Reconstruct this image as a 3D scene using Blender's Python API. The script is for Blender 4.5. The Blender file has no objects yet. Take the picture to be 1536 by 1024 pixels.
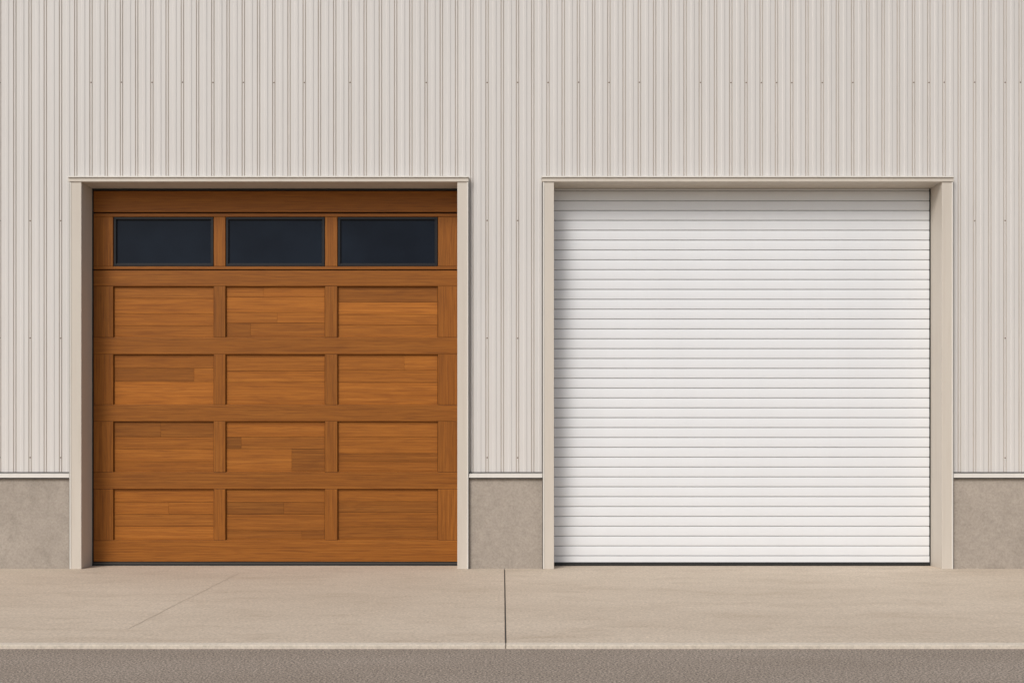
import bpy, math, random
from mathutils import Vector
random.seed(7)
scene = bpy.context.scene

# ------------------------------------------------------------------ dimensions
# Elevation drawing units: 150 units = 1 m, eye level 1.28 m, survey distance 11.2 m
U = 150.0; D = 11.2; EYE = 1.28
def ex(u, y=0.0): return (u-754.0)/U*(D+y)/D
def ez(v, y=0.0): return EYE+(661.0-v)/U*(D+y)/D

# ------------------------------------------------------------------ helpers
class MB:
    def __init__(s): s.v=[]; s.f=[]; s.m=[]; s.t=[]
    def face(s, pts, mat=0, tone=(0.5,0,0)):
        b=len(s.v); s.v+= [tuple(p) for p in pts]; s.f.append(tuple(range(b,b+len(pts)))); s.m.append(mat); s.t.append(tone)
    def box(s,x0,x1,y0,y1,z0,z1,mat=0,tone=(0.5,0,0)):
        b=len(s.v)
        s.v+=[(x0,y0,z0),(x1,y0,z0),(x1,y1,z0),(x0,y1,z0),(x0,y0,z1),(x1,y0,z1),(x1,y1,z1),(x0,y1,z1)]
        for q in ((0,3,2,1),(4,5,6,7),(0,1,5,4),(1,2,6,5),(2,3,7,6),(3,0,4,7)):
            s.f.append(tuple(b+i for i in q)); s.m.append(mat); s.t.append(tone)
    def obj(s,name,mats,parent=None,bevel=0,smooth=False,seg=2):
        me=bpy.data.meshes.new(name); me.from_pydata(s.v,[],s.f)
        for m in mats: me.materials.append(m)
        me.polygons.foreach_set("material_index",s.m)
        at=me.color_attributes.new("tone",'FLOAT_COLOR','CORNER')
        for p in me.polygons:
            t=s.t[p.index]
            for li in p.loop_indices: at.data[li].color=(t[0],t[1],t[2],1)
        if smooth: me.polygons.foreach_set("use_smooth",[True]*len(s.f))
        me.update()
        o=bpy.data.objects.new(name,me); scene.collection.objects.link(o)
        if parent: o.parent=parent
        if bevel:
            bm=o.modifiers.new("bevel",'BEVEL'); bm.width=bevel; bm.segments=seg; bm.limit_method='ANGLE'; bm.angle_limit=math.radians(40)
        return o
def empty(name):
    e=bpy.data.objects.new(name,None); scene.collection.objects.link(e); return e

class NT:
    def __init__(s,name):
        s.mat=bpy.data.materials.new(name); s.mat.use_nodes=True; s.t=s.mat.node_tree; s.n=s.t.nodes
        s.b=s.n["Principled BSDF"]; s.tc=s.n.new("ShaderNodeTexCoord")
    def link(s,a,b): s.t.links.new(a,b)
    def mapping(s,src,scale=(1,1,1),loc=(0,0,0)):
        m=s.n.new("ShaderNodeMapping"); m.inputs["Scale"].default_value=scale; m.inputs["Location"].default_value=loc; s.link(src,m.inputs[0]); return m.outputs[0]
    def noise(s,src,scale=5,detail=4,rough=0.5,dist=0):
        n=s.n.new("ShaderNodeTexNoise"); n.inputs["Scale"].default_value=scale; n.inputs["Detail"].default_value=detail
        n.inputs["Roughness"].default_value=rough; n.inputs["Distortion"].default_value=dist; s.link(src,n.inputs["Vector"]); return n.outputs["Fac"]
    def ramp(s,src,stops):
        r=s.n.new("ShaderNodeValToRGB"); e=r.color_ramp.elements
        while len(e)<len(stops): e.new(0.5)
        for i,(p,c) in enumerate(stops):
            e[i].position=p; e[i].color=(c,c,c,1) if isinstance(c,(int,float)) else (*c,1)
        s.link(src,r.inputs[0]); return r.outputs[0]
    def mix(s,f,a,b,mode='MIX'):
        m=s.n.new("ShaderNodeMix"); m.data_type='RGBA'; m.blend_type=mode
        for inp,val in ((m.inputs[0],f),(m.inputs[6],a),(m.inputs[7],b)):
            if isinstance(val,(int,float)): inp.default_value=val
            elif isinstance(val,tuple): inp.default_value=(*val,1)
            else: s.link(val,inp)
        return m.outputs[2]
    def math(s,op,a,b=0.0):
        m=s.n.new("ShaderNodeMath"); m.operation=op
        for inp,val in ((m.inputs[0],a),(m.inputs[1],b)):
            if isinstance(val,(int,float)): inp.default_value=val
            else: s.link(val,inp)
        return m.outputs[0]
    def bump(s,h,strength=0.2,dist=0.01,prev=None):
        b=s.n.new("ShaderNodeBump"); b.inputs["Strength"].default_value=strength; b.inputs["Distance"].default_value=dist
        s.link(h,b.inputs["Height"])
        if prev is not None: s.link(prev,b.inputs["Normal"])
        return b.outputs[0]
    def fin(s,col=None,rough=0.5,normal=None,spec=0.5,metal=0.0):
        if col is not None:
            if isinstance(col,tuple): s.b.inputs["Base Color"].default_value=(*col,1)
            else: s.link(col,s.b.inputs["Base Color"])
        if isinstance(rough,(int,float)): s.b.inputs["Roughness"].default_value=rough
        else: s.link(rough,s.b.inputs["Roughness"])
        s.b.inputs["Specular IOR Level"].default_value=spec; s.b.inputs["Metallic"].default_value=metal
        if normal is not None: s.link(normal,s.b.inputs["Normal"])
        return s.mat

def painted_metal(name,col,var=0.06,rough=0.5,dirt=(0.35,0.28,0.2),dirtamt=0.15,bumps=0.05):
    t=NT(name); o=t.tc.outputs["Object"]
    n1=t.noise(t.mapping(o,(1.2,1,0.35)),1.3,5,0.6)
    n2=t.noise(t.mapping(o,(22,22,1.2)),1.0,4,0.6)
    c=t.mix(t.ramp(n1,[(0.3,0.0),(0.7,1.0)]),tuple(x*(1-var) for x in col),tuple(min(1,x*(1+var*0.6)) for x in col))
    c=t.mix(t.math('MULTIPLY',t.ramp(n2,[(0.5,0.0),(0.8,1.0)]),dirtamt),c,dirt)
    nb=t.noise(t.mapping(o,(1,1,0.5)),3.0,2,0.5)
    return t.fin(c,rough,t.bump(nb,bumps,0.02),0.4)

M_clad = painted_metal("cladding_paint",(0.64,0.615,0.59),0.035,0.55,(0.52,0.47,0.42),0.12)
M_clad_dirt_shade = painted_metal("cladding_groove_dirt_shade",(0.50,0.455,0.41),0.06,0.6,(0.32,0.27,0.22),0.2)  # brownish groove dirt, with crease shade put into the same colour
M_trim = painted_metal("trim_paint",(0.60,0.545,0.475),0.05,0.5,(0.4,0.32,0.24),0.2)
M_cap  = painted_metal("cap_flashing_paint",(0.70,0.67,0.62),0.04,0.45,(0.45,0.38,0.3),0.15)
M_white= painted_metal("shutter_white_paint",(0.765,0.78,0.80),0.02,0.42,(0.68,0.67,0.66),0.10,0.02)
M_rub = NT("black_rubber").fin((0.012,0.013,0.013),0.6)
M_frame = NT("window_frame_black").fin((0.006,0.006,0.008),0.5,None,0.3)
M_rust = NT("screw_head_steel").fin((0.18,0.13,0.10),0.5)
M_dark = NT("dark_steel").fin((0.05,0.045,0.04),0.6)

# tinted glass
t=NT("tinted_window_glass"); o=t.tc.outputs["Object"]
n=t.noise(t.mapping(o,(1,1,1)),1.6,2,0.5)
M_glass=t.fin(t.mix(t.ramp(n,[(0.3,0.0),(0.7,1.0)]),(0.006,0.009,0.016),(0.011,0.017,0.028)),0.10,None,0.10)

# wood
def wood(name,vertical=False):
    t=NT(name); o=t.tc.outputs["Object"]
    a=t.n.new("ShaderNodeAttribute"); a.attribute_name="tone"
    sep=t.n.new("ShaderNodeSeparateColor"); t.link(a.outputs["Color"],sep.inputs[0])
    off=t.n.new("ShaderNodeCombineXYZ")
    k=t.math('MULTIPLY',sep.outputs[1],37.0); t.link(k,off.inputs[0]); t.link(k,off.inputs[1]); t.link(k,off.inputs[2])
    add=t.n.new("ShaderNodeVectorMath"); add.operation='ADD'; t.link(o,add.inputs[0]); t.link(off.outputs[0],add.inputs[1]); v=add.outputs[0]
    s1=(60,3,0.6) if vertical else (0.6,3,60)
    s2=(120,20,3) if vertical else (3,20,120)
    s3=(6,2,0.45) if vertical else (0.45,2,6)
    g1=t.noise(t.mapping(v,s1),1.0,5,0.6,0.08)
    g2=t.noise(t.mapping(v,s2),1.0,3,0.65,0.05)
    g3=t.noise(t.mapping(v,s3),1.0,2,0.45,0.12)
    rings=t.math('SINE',t.math('MULTIPLY',g3,85.0)); rings=t.math('ADD',t.math('MULTIPLY',rings,0.5),0.5)
    rings=t.math('POWER',rings,3.0)
    base=t.ramp(g1,[(0.25,(0.275,0.088,0.0095)),(0.5,(0.355,0.118,0.0140)),(0.78,(0.45,0.165,0.025))])
    c=t.mix(t.math('MULTIPLY',rings,0.20),base,(0.19,0.053,0.007))
    c=t.mix(t.math('MULTIPLY',t.ramp(g2,[(0.38,1.0),(0.52,0.0)]),0.42),c,(0.145,0.041,0.006))
    g4=t.noise(t.mapping(o,(1,1,1)),1.1,3,0.6)
    c=t.mix(t.math('MULTIPLY',t.ramp(g4,[(0.4,0.0),(0.7,1.0)]),0.10),c,(0.22,0.07,0.012))
    tn=t.math('MULTIPLY',sep.outputs[0],2.0)
    cc=t.n.new("ShaderNodeCombineColor"); 
    for i in range(3): t.link(tn,cc.inputs[i])
    c=t.mix(1.0,c,cc.outputs[0],'MULTIPLY')
    c=t.mix(sep.outputs[2],c,t.mix(1.0,c,(0.88,1.12,1.8),'MULTIPLY'))
    return t.fin(c,t.math('ADD',t.math('MULTIPLY',g1,0.2),0.45),t.bump(g2,0.3,0.002),0.22)
M_wh=wood("cedar_wood_horizontal_grain"); M_wv=wood("cedar_wood_vertical_grain",True)

# concrete
def concrete(name,c0,c1,spk=0.5,stain=(0.3,0.26,0.21),stainamt=0.4,streak=(1,1,1)):
    t=NT(name); o=t.tc.outputs["Object"]
    n1=t.noise(t.mapping(o,streak),0.9,7,0.62,0.3)
    n2=t.noise(o,48,5,0.75)
    n3=t.noise(t.mapping(o,streak),3.2,7,0.7,0.4)
    n4=t.noise(o,13,5,0.7)
    c=t.mix(t.ramp(n1,[(0.3,0.0),(0.7,1.0)]),c0,c1)
    c=t.mix(t.math('MULTIPLY',t.ramp(n3,[(0.5,0.0),(0.75,1.0)]),stainamt),c,stain)
    c=t.mix(spk,c,t.mix(1.0,c,t.ramp(n2,[(0.32,0.55),(0.5,1.0),(0.68,1.35)]),'MULTIPLY'))
    c=t.mix(0.5,c,t.mix(1.0,c,t.ramp(n4,[(0.3,0.85),(0.7,1.12)]),'MULTIPLY'))
    return t.fin(c,0.88,t.bump(n4,0.12,0.01,t.bump(n2,0.3,0.003)),0.25)
M_walk=concrete("sidewalk_concrete",(0.50,0.415,0.325),(0.59,0.50,0.40),0.65,(0.41,0.325,0.24),0.6,(0.45,1.1,1))
M_curb=concrete("curb_concrete",(0.58,0.51,0.42),(0.66,0.59,0.50),0.4,(0.4,0.34,0.27),0.3)
M_plinth=concrete("plinth_concrete",(0.345,0.30,0.255),(0.42,0.368,0.315),0.35,(0.27,0.235,0.195),0.55,(1,1,1))
# asphalt
t=NT("asphalt"); o=t.tc.outputs["Object"]
n2=t.noise(o,75,4,0.8); n1=t.noise(t.mapping(o,(0.5,1.5,1)),1.2,5,0.6)
vor=t.n.new("ShaderNodeTexVoronoi"); vor.inputs["Scale"].default_value=110; t.link(o,vor.inputs["Vector"])
c=t.mix(t.ramp(n1,[(0.3,0.0),(0.7,1.0)]),(0.245,0.203,0.165),(0.295,0.248,0.205))
c=t.mix(0.9,c,t.mix(1.0,c,t.ramp(n2,[(0.36,0.22),(0.5,1.0),(0.64,2.1)]),'MULTIPLY'))
M_asph=t.fin(c,0.9,t.bump(vor.outputs["Distance"],0.5,0.004),0.25)
t=NT("ground_soil"); o=t.tc.outputs["Object"]
M_ground=t.fin(t.mix(t.noise(o,0.4,6,0.6),(0.12,0.11,0.08),(0.22,0.19,0.14)),0.95)

# ------------------------------------------------------------------ building
bld=empty("metal_clad_building")
YC=0.055   # cladding pan plane
LX0,LX1=ex(122),ex(686)      # timber door opening
RX0,RX1=ex(831),ex(1413)     # shutter opening
TL0,TL1=ex(105),ex(702)
TR0,TR1=ex(815),ex(1429)
ZO=ez(273); ZH=ez(265); ZB=ez(710,YC)
XW0,XW1=-14.0,15.0; ZT=7.5
P=22.85/U*(D+YC)/D
ORG=ex(1505,YC)
q=P/22.85
# (x offset, y offset, material of the facet that STARTS here)
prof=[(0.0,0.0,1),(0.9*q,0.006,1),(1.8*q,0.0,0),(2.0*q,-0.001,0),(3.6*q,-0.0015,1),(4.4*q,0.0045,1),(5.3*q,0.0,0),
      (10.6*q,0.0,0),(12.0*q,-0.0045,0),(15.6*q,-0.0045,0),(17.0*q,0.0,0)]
def profile(x0,x1):
    pts=[]
    k0=math.floor((x0-ORG)/P)-1; k1=math.ceil((x1-ORG)/P)+2
    for k in range(k0,k1):
        for dx,dy,m in prof: pts.append((ORG+k*P+dx,dy,m))
    out=[]
    for a,b in zip(pts[:-1],pts[1:]):
        if b[0]<=x0 or a[0]>=x1: continue
        def at(x): 
            f=(x-a[0])/(b[0]-a[0]); return a[1]+(b[1]-a[1])*f
        xa=max(a[0],x0); xb=min(b[0],x1)
        out.append((xa,at(xa),xb,at(xb),a[2]))
    return out
cl=MB()
def clad(x0,x1,z0,z1):
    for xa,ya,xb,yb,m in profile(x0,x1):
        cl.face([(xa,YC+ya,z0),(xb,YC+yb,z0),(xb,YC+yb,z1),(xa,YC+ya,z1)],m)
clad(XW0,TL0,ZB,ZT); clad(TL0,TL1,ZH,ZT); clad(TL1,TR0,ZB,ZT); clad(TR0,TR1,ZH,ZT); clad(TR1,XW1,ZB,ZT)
cl.obj("ribbed_cladding",[M_clad,M_clad_dirt_shade],bld)

# screws
sc=MB()
def screw(x,y,z,r=0.0075):
    n=8; h=0.004
    ring=[(x+r*math.cos(2*math.pi*i/n),z+r*math.sin(2*math.pi*i/n)) for i in range(n)]
    r2=[(x+0.6*r*math.cos(2*math.pi*i/n),z+0.6*r*math.sin(2*math.pi*i/n)) for i in range(n)]
    sc.face([(a,y-h,b) for a,b in r2])
    for i in range(n):
        j=(i+1)%n
        sc.face([(ring[i][0],y,ring[i][1]),(ring[j][0],y,ring[j][1]),(r2[j][0],y-h,r2[j][1]),(r2[i][0],y-h,r2[i][1])])
for v,dens in ((124,0.7),(331,0.95),(507,0.95),(686,0.95),(-90,0.6)):
    z=ez(v,YC)
    for k in range(-100,40):
        x=ORG+k*P
        if x<XW0+0.1 or x>XW1-0.1: continue
        if k%2 and random.random()>0.10: continue
        if random.random()>dens: continue
        if v>265 and (TL0-0.03<x<TL1+0.03 or TR0-0.03<x<TR1+0.03): continue
        screw(x+2.7*q,YC-0.001,z+random.uniform(-0.002,0.002))
sc.obj("cladding_screws",[M_rust],bld)

# structure behind
co=MB()
yb0,yb1=0.085,0.5
co.box(XW0,TL0+0.02,yb0,yb1,-0.2,ZT-0.02); co.box(TL1-0.02,TR0+0.02,yb0,yb1,-0.2,ZT-0.02); co.box(TR1-0.02,XW1,yb0,yb1,-0.2,ZT-0.02)
co.box(TL0+0.02,TL1-0.02,yb0,yb1,ZO+0.02,ZT-0.02); co.box(TR0+0.02,TR1-0.02,yb0,yb1,ZO+0.02,ZT-0.02)
co.box(XW0,XW1,yb1+0.002,18,-0.2,ZT-0.02)
co.obj("wall_core",[M_trim],bld)
rf=MB(); rf.box(XW0-0.1,XW1+0.1,-0.06,18.2,ZT+0.001,ZT+0.14); rf.obj("roof",[M_cap],bld,0.01)

# plinth
pl=MB(); ZP=ez(717,0.03)
for a,b in ((XW0,TL0-0.001),(TL1+0.001,TR0-0.001),(TR1+0.001,XW1)):
    pl.box(a,b,0.035,0.084,-0.1,ZP-0.004)
pl.obj("concrete_plinth",[M_plinth],bld,0.003)
# base flashing : sloped drip
fl=MB()
for a,b in ((XW0,TL0-0.006),(TL1+0.006,TR0-0.006),(TR1+0.006,XW1)):
    zt=ez(709.5,0.01); zb=ez(716,0.005)
    fl.face([(a,0.004,zb),(b,0.004,zb),(b,0.008,zt-0.006),(a,0.008,zt-0.006)])
    fl.face([(a,0.008,zt-0.006),(b,0.008,zt-0.006),(b,0.075,zt+0.004),(a,0.075,zt+0.004)])
    fl.face([(a,0.004,zb),(a,0.08,zb),(b,0.08,zb),(b,0.004,zb)])
    fl.box(a,b,0.040,0.046,zt+0.001,zt+0.011,1)     # dark strip along the foot of the sheets
    fl.box(a,b,0.010,0.034,zb-0.011,zb-0.001,1)     # dark strip stands in for the shadow under the flashing
fl.obj("base_flashing",[M_cap,M_dark],bld)

# door surrounds
def surround(name,x0,xi0,xi1,x1):
    m=MB(); yb=0.36
    m.box(x0,xi0,0.0,yb,0.0,ZO); m.box(xi1,x1,0.0,yb,0.0,ZO)
    m.box(x0-0.004,x0+0.010,-0.005,0.05,0.001,ZO-0.001,1); m.box(x1-0.010,x1+0.004,-0.005,0.05,0.001,ZO-0.001,1)
    m.box(x0-0.012,x1+0.006,-0.010,yb,ZO+0.0015,ZH-0.014)
    m.box(x0-0.018,x1+0.012,-0.022,0.08,ZH-0.0125,ZH+0.001,1)
    # dark sealant line between header cap and cladding, jamb outer edges
    m.box(x0-0.0095,x0-0.0045,0.0,0.05,0.0,ZO-0.002,2); m.box(x1+0.0045,x1+0.0095,0.0,0.05,0.0,ZO-0.002,2)
    return m.obj(name,[M_trim,M_cap,M_dark],bld,0.002)
surround("timber_door_surround",TL0,LX0,LX1,TL1)
surround("shutter_door_surround",TR0,RX0,RX1,TR1)

# ------------------------------------------------------------------ wooden sectional door
wd=empty("wooden_garage_door")
YD=0.30
def wx(u): return ex(u,YD)
def wz(v): return ez(v,YD)
xl=LX0+0.012; xr=LX1-0.004
fr=MB()
def rnd(): return random.random()
def rail(v0,v1,tone=0.44,x0=None,x1=None):
    fr.box(xl if x0 is None else x0, xr if x1 is None else x1, YD,YD+0.045,wz(v1),wz(v0),0,(tone,rnd(),0.1*rnd()))
def stile(u0,u1,v0,v1,tone=0.42):
    a=xl if u0 is None else wx(u0); b=xr if u1 is None else wx(u1)
    fr.box(a,b,YD+0.0015,YD+0.045,wz(v1)+0.0018,wz(v0)-0.0018,1,(tone,rnd(),0.1*rnd()))
rail(286.5,318.0,0.40)
rail(320.2,325,0.38); rail(399.5,404.0,0.39)
rail(405.6,429,0.40)
rail(506,531,0.41); rail(607,631.5,0.40); rail(708,733,0.39); rail(810,842,0.43)
for (v0,v1) in ((325,399.5),(429,506),(531,607),(631.5,708),(733,810)):
    for u0,u1 in ((None,169.5),(320.5,338),(487.5,506),(657,None)):
        stile(u0,u1,v0,v1,0.37+0.05*rnd())
fr.obj("frame_rails_and_stiles",[M_wh,M_wv],wd,0.0035)
bk=MB(); bk.box(xl,xr,YD+0.05,YD+0.06,wz(842),wz(286)); bk.obj("door_backing",[M_dark],wd)
cols=((169.5,320.5),(338,487.5),(506,657))
B={}
B[(0,0)]=[(429,447,[(None,.49)]),(447,470,[(None,.53)]),(470,488,[(None,.50)]),(488,506,[(None,.48)])]
B[(0,1)]=[(429,445,[(395,.49),(None,.53)]),(445,468,[(None,.56)]),(468,484,[(415,.50),(None,.53)]),(484,506,[(375,.38),(None,.46)])]
B[(0,2)]=[(429,453,[(None,.38)]),(453,471,[(None,.61)]),(471,487,[(None,.53)]),(487,506,[(None,.50)])]
B[(1,0)]=[(531,552,[(None,.43)]),(552,572,[(290,.38),(None,.48)]),(572,607,[(None,.57)])]
B[(1,1)]=[(531,556,[(None,.48)]),(556,572,[(None,.51)]),(572,607,[(None,.50)])]
B[(1,2)]=[(531,555,[(606,.51),(None,.55)]),(555,573,[(None,.49)]),(573,607,[(None,.53)])]
B[(2,0)]=[(631,655,[(240,.35),(None,.37)]),(655,673,[(None,.46)]),(673,692,[(None,.50)]),(692,708,[(None,.44)])]
B[(2,1)]=[(631,655,[(None,.50)]),(655,673,[(361,.31),(None,.43)]),(673,708,[(437,.51),(None,.36)])]
B[(2,2)]=[(631,655,[(None,.50)]),(655,680,[(None,.47)]),(680,692,[(None,.39)]),(692,708,[(None,.42)])]
B[(3,0)]=[(733,753,[(None,.49)]),(753,771,[(252,.51),(None,.48)]),(771,789,[(None,.45)]),(789,810,[(None,.53)])]
B[(3,1)]=[(733,753,[(None,.46)]),(753,771,[(425,.34),(None,.38)]),(771,796,[(None,.42)]),(796,810,[(452,.39),(None,.36)])]
B[(3,2)]=[(733,752,[(None,.46)]),(752,768,[(None,.36)]),(768,790,[(None,.40)]),(790,810,[(None,.37)])]
bo=MB(); jn=0.0011; YB=YD+0.026
for (r,c),rows in B.items():
    u0,u1=cols[c]
    for v0,v1,segs in rows:
        a=u0
        for e,tn in segs:
            b=u1 if e is None else e
            bo.box(wx(a)+jn*0.4,wx(b)-jn*0.4,YB+random.uniform(0,0.0006),YD+0.046,wz(v1)+jn,wz(v0)-jn,0,(tn,rnd(),0.12*rnd()))
            a=b
bo.obj("panel_boards",[M_wh],wd,0.0010,seg=1)
ml=MB()
vr=((429,506),(531,607),(631.5,708),(733,810))
for v0,v1 in vr:
    for u0,u1 in cols:
        x0,x1,z0,z1=wx(u0),wx(u1),wz(v1),wz(v0); w=0.008; yf=YD+0.004; yk=YB-0.0005
        tn=(0.24,rnd(),0.0)  # dark top and sides, lighter bottom: recess shading put into the tone
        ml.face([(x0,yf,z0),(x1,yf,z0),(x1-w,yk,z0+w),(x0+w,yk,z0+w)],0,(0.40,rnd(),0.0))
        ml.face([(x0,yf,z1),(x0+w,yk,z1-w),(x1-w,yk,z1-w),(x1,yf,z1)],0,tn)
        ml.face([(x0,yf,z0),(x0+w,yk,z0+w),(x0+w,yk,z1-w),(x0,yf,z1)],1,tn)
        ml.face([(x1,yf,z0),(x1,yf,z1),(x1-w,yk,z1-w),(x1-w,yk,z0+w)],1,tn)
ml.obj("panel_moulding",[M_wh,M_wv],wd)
wn=MB(); gl=MB()
for u0,u1 in cols:
    x0,x1,z0,z1=wx(u0+0.8),wx(u1-0.8),wz(399),wz(325.5)
    f=0.024
    ya,yb=YD+0.004,YD+0.04
    wn.box(x0,x1,ya,yb,z1-f,z1); wn.box(x0,x1,ya,yb,z0,z0+f)
    wn.box(x0,x0+f,ya+0.0005,yb,z0+f,z1-f); wn.box(x1-f,x1,ya+0.0005,yb,z0+f,z1-f)
    f2=f+0.007
    wn.box(x0+f,x1-f,ya+0.012,yb,z1-f2,z1-f); wn.box(x0+f,x1-f,ya+0.012,yb,z0+f,z0+f2)
    wn.box(x0+f,x0+f2,ya+0.0125,yb,z0+f2,z1-f2); wn.box(x1-f2,x1-f,ya+0.0125,yb,z0+f2,z1-f2)
    gl.box(x0+f2,x1-f2,YD+0.024,YD+0.03,z0+f2,z1-f2)
wn.obj("window_frames",[M_frame],wd,0.002); gl.obj("window_glass",[M_glass],wd)
ws=MB()
ws.box(LX0+0.0005,xl-0.001,YD-0.006,YD+0.05,0.0,ZO-0.001); ws.box(xr+0.0005,LX1-0.0005,YD-0.004,YD+0.05,0.0,ZO-0.001)
ws.box(xl,xr,YD-0.006,YD+0.05,wz(286),ZO-0.001)
ws.box(xl,xr,YD-0.004,YD+0.05,0.002,wz(842.6))
ws.obj("weather_seal",[M_rub],wd,0.002)
al=MB(); al.box(xl,xr,YD-0.007,YD+0.02,wz(845.0),wz(843.6)); al.obj("bottom_retainer",[M_dark],wd)

# ------------------------------------------------------------------ roller shutter
rs=empty("roller_shutter_door")
sx0=RX0+0.008; sx1=RX1-0.014
PV=14.78/U*(D+YD)/D
zb=wz(842.5); ztop=ZO-0.002
st=MB()
z=zb+9.5/U; N=int((ztop-z)/PV)+1
st.box(sx0,sx1,YD-0.006,YD+0.03,zb,z-0.002)
pr=[(0.0,0.006),(0.042,0.006),(0.056,0.0),(0.12,-0.0010),(0.35,-0.0022),(0.65,-0.0024),(0.86,-0.0014),(0.945,-0.0002),(0.958,0.006),(1.0,0.006)]
for i in range(N):
    for (f0,y0),(f1,y1) in zip(pr[:-1],pr[1:]):
        za=z+(i+f0)*PV; zc=z+(i+f1)*PV
        if za>ztop: continue
        zc=min(zc,ztop)
        groove = f1<=0.043 or f0>=0.957
        st.face([(sx0,YD+y0,za),(sx1,YD+y0,za),(sx1,YD+y1,zc),(sx0,YD+y1,zc)],1 if groove else 0)
M_groove=NT("shutter_hinge_groove").fin((0.40,0.40,0.40),0.6)
st.obj("slats",[M_white,M_groove],rs)
gd=MB()
gd.box(RX0+0.0005,sx0-0.001,YD-0.02,YD+0.04,0,ZO-0.001); gd.box(sx1+0.001,RX1-0.0005,YD-0.004,YD+0.04,0,ZO-0.001)
gd.box(sx0,sx1,YD-0.012,YD+0.03,0.002,zb-0.001)
gd.obj("guides_and_bottom_seal",[M_rub],rs,0.002)

# ------------------------------------------------------------------ pavement, curb, road, ground
YS=-4.08; YK=-4.16; ZR=-0.026
sw=MB()
jx=0.02; gw=0.010
joints=[-31.0,-15.3,-10.2,jx,7.7,12.8,18.0,31.0]
for a,b in zip(joints[:-1],joints[1:]):
    sw.box(a+gw/2,b-gw/2,YS+0.002,0.46,-0.12,0.0)
sw.obj("sidewalk",[M_walk],None,0.004)
cb=MB()
cj=[-31,-17.9,-12.7,-7.6,0.02,7.7,12.8,31]
for a,b in zip(cj[:-1],cj[1:]):
    cb.box(a+0.002,b-0.002,YK,YS-0.002,-0.14,0.001)
cb.obj("curb",[M_curb],None,0.006)
rd=MB(); rd.face([(-60,-13,ZR),(60,-13,ZR),(60,YK+0.03,ZR),(-60,YK+0.03,ZR)]); rd.obj("road",[M_asph])
gr=MB(); gr.face([(-600,-600,-0.10),(600,-600,-0.10),(600,600,-0.10),(-600,600,-0.10)]); gr.obj("ground",[M_ground])
js=MB(); js.box(jx-0.0055,jx+0.0055,YS+0.004,0.02,-0.08,-0.010); js.obj("sidewalk_joint_sealant",[M_dark],bpy.data.objects["sidewalk"])
# faint control joint of the slab, drawn as a thin flat strip
M_ctrl_joint=NT("control_joint_line").fin((0.35,0.285,0.215),0.9)
ck=MB()
pts=[]; y=-0.4; x=-2.55
while y>-3.6:
    pts.append((x,y)); y-=0.07; x+=random.uniform(-0.006,0.006)
for (xa,ya),(xb,yb) in zip(pts[:-1],pts[1:]):
    ck.face([(xa-0.0022,ya,0.0012),(xb-0.0022,yb,0.0012),(xb+0.0022,yb,0.0012),(xa+0.0022,ya,0.0012)])
ck.obj("faint_control_joint",[M_ctrl_joint],bpy.data.objects["sidewalk"])

# ------------------------------------------------------------------ light
w=bpy.data.worlds.new("World"); scene.world=w; w.use_nodes=True
nt=w.node_tree; bg=nt.nodes["Background"]
sky=nt.nodes.new("ShaderNodeTexSky"); sky.sky_type='NISHITA'; sky.sun_disc=False
Sdir=Vector((-0.40,-0.70,0.72)).normalized()
el=math.asin(Sdir.z); az=math.atan2(Sdir.x,Sdir.y)
sky.sun_elevation=el; sky.sun_rotation=az; sky.dust_density=3; sky.air_density=1.0; sky.ozone_density=1
hs=nt.nodes.new("ShaderNodeHueSaturation"); hs.inputs["Saturation"].default_value=0.55
nt.links.new(sky.outputs[0],hs.inputs["Color"]); nt.links.new(hs.outputs[0],bg.inputs[0])
bg.inputs[1].default_value=0.115
sl=bpy.data.lights.new("sun",'SUN'); sl.energy=1.7; sl.angle=math.radians(22); sl.color=(1.0,0.965,0.92)
so=bpy.data.objects.new("sun",sl); scene.collection.objects.link(so)
so.rotation_euler=(-Sdir).to_track_quat('-Z','Y').to_euler(); so.location=(-8,-12,12)

# ------------------------------------------------------------------ camera
cam=bpy.data.cameras.new("camera"); co_=bpy.data.objects.new("camera",cam); scene.collection.objects.link(co_)
co_.location=(0,-D,EYE); co_.rotation_euler=(math.radians(90),0,0)
cam.sensor_width=36; cam.lens=36*D/(1536/U)
cam.shift_x=14/1536; cam.shift_y=149/1536; cam.clip_end=2000; cam.clip_start=0.05
scene.camera=co_
scene.view_settings.view_transform='Standard'; scene.view_settings.look='None'; scene.view_settings.exposure=0
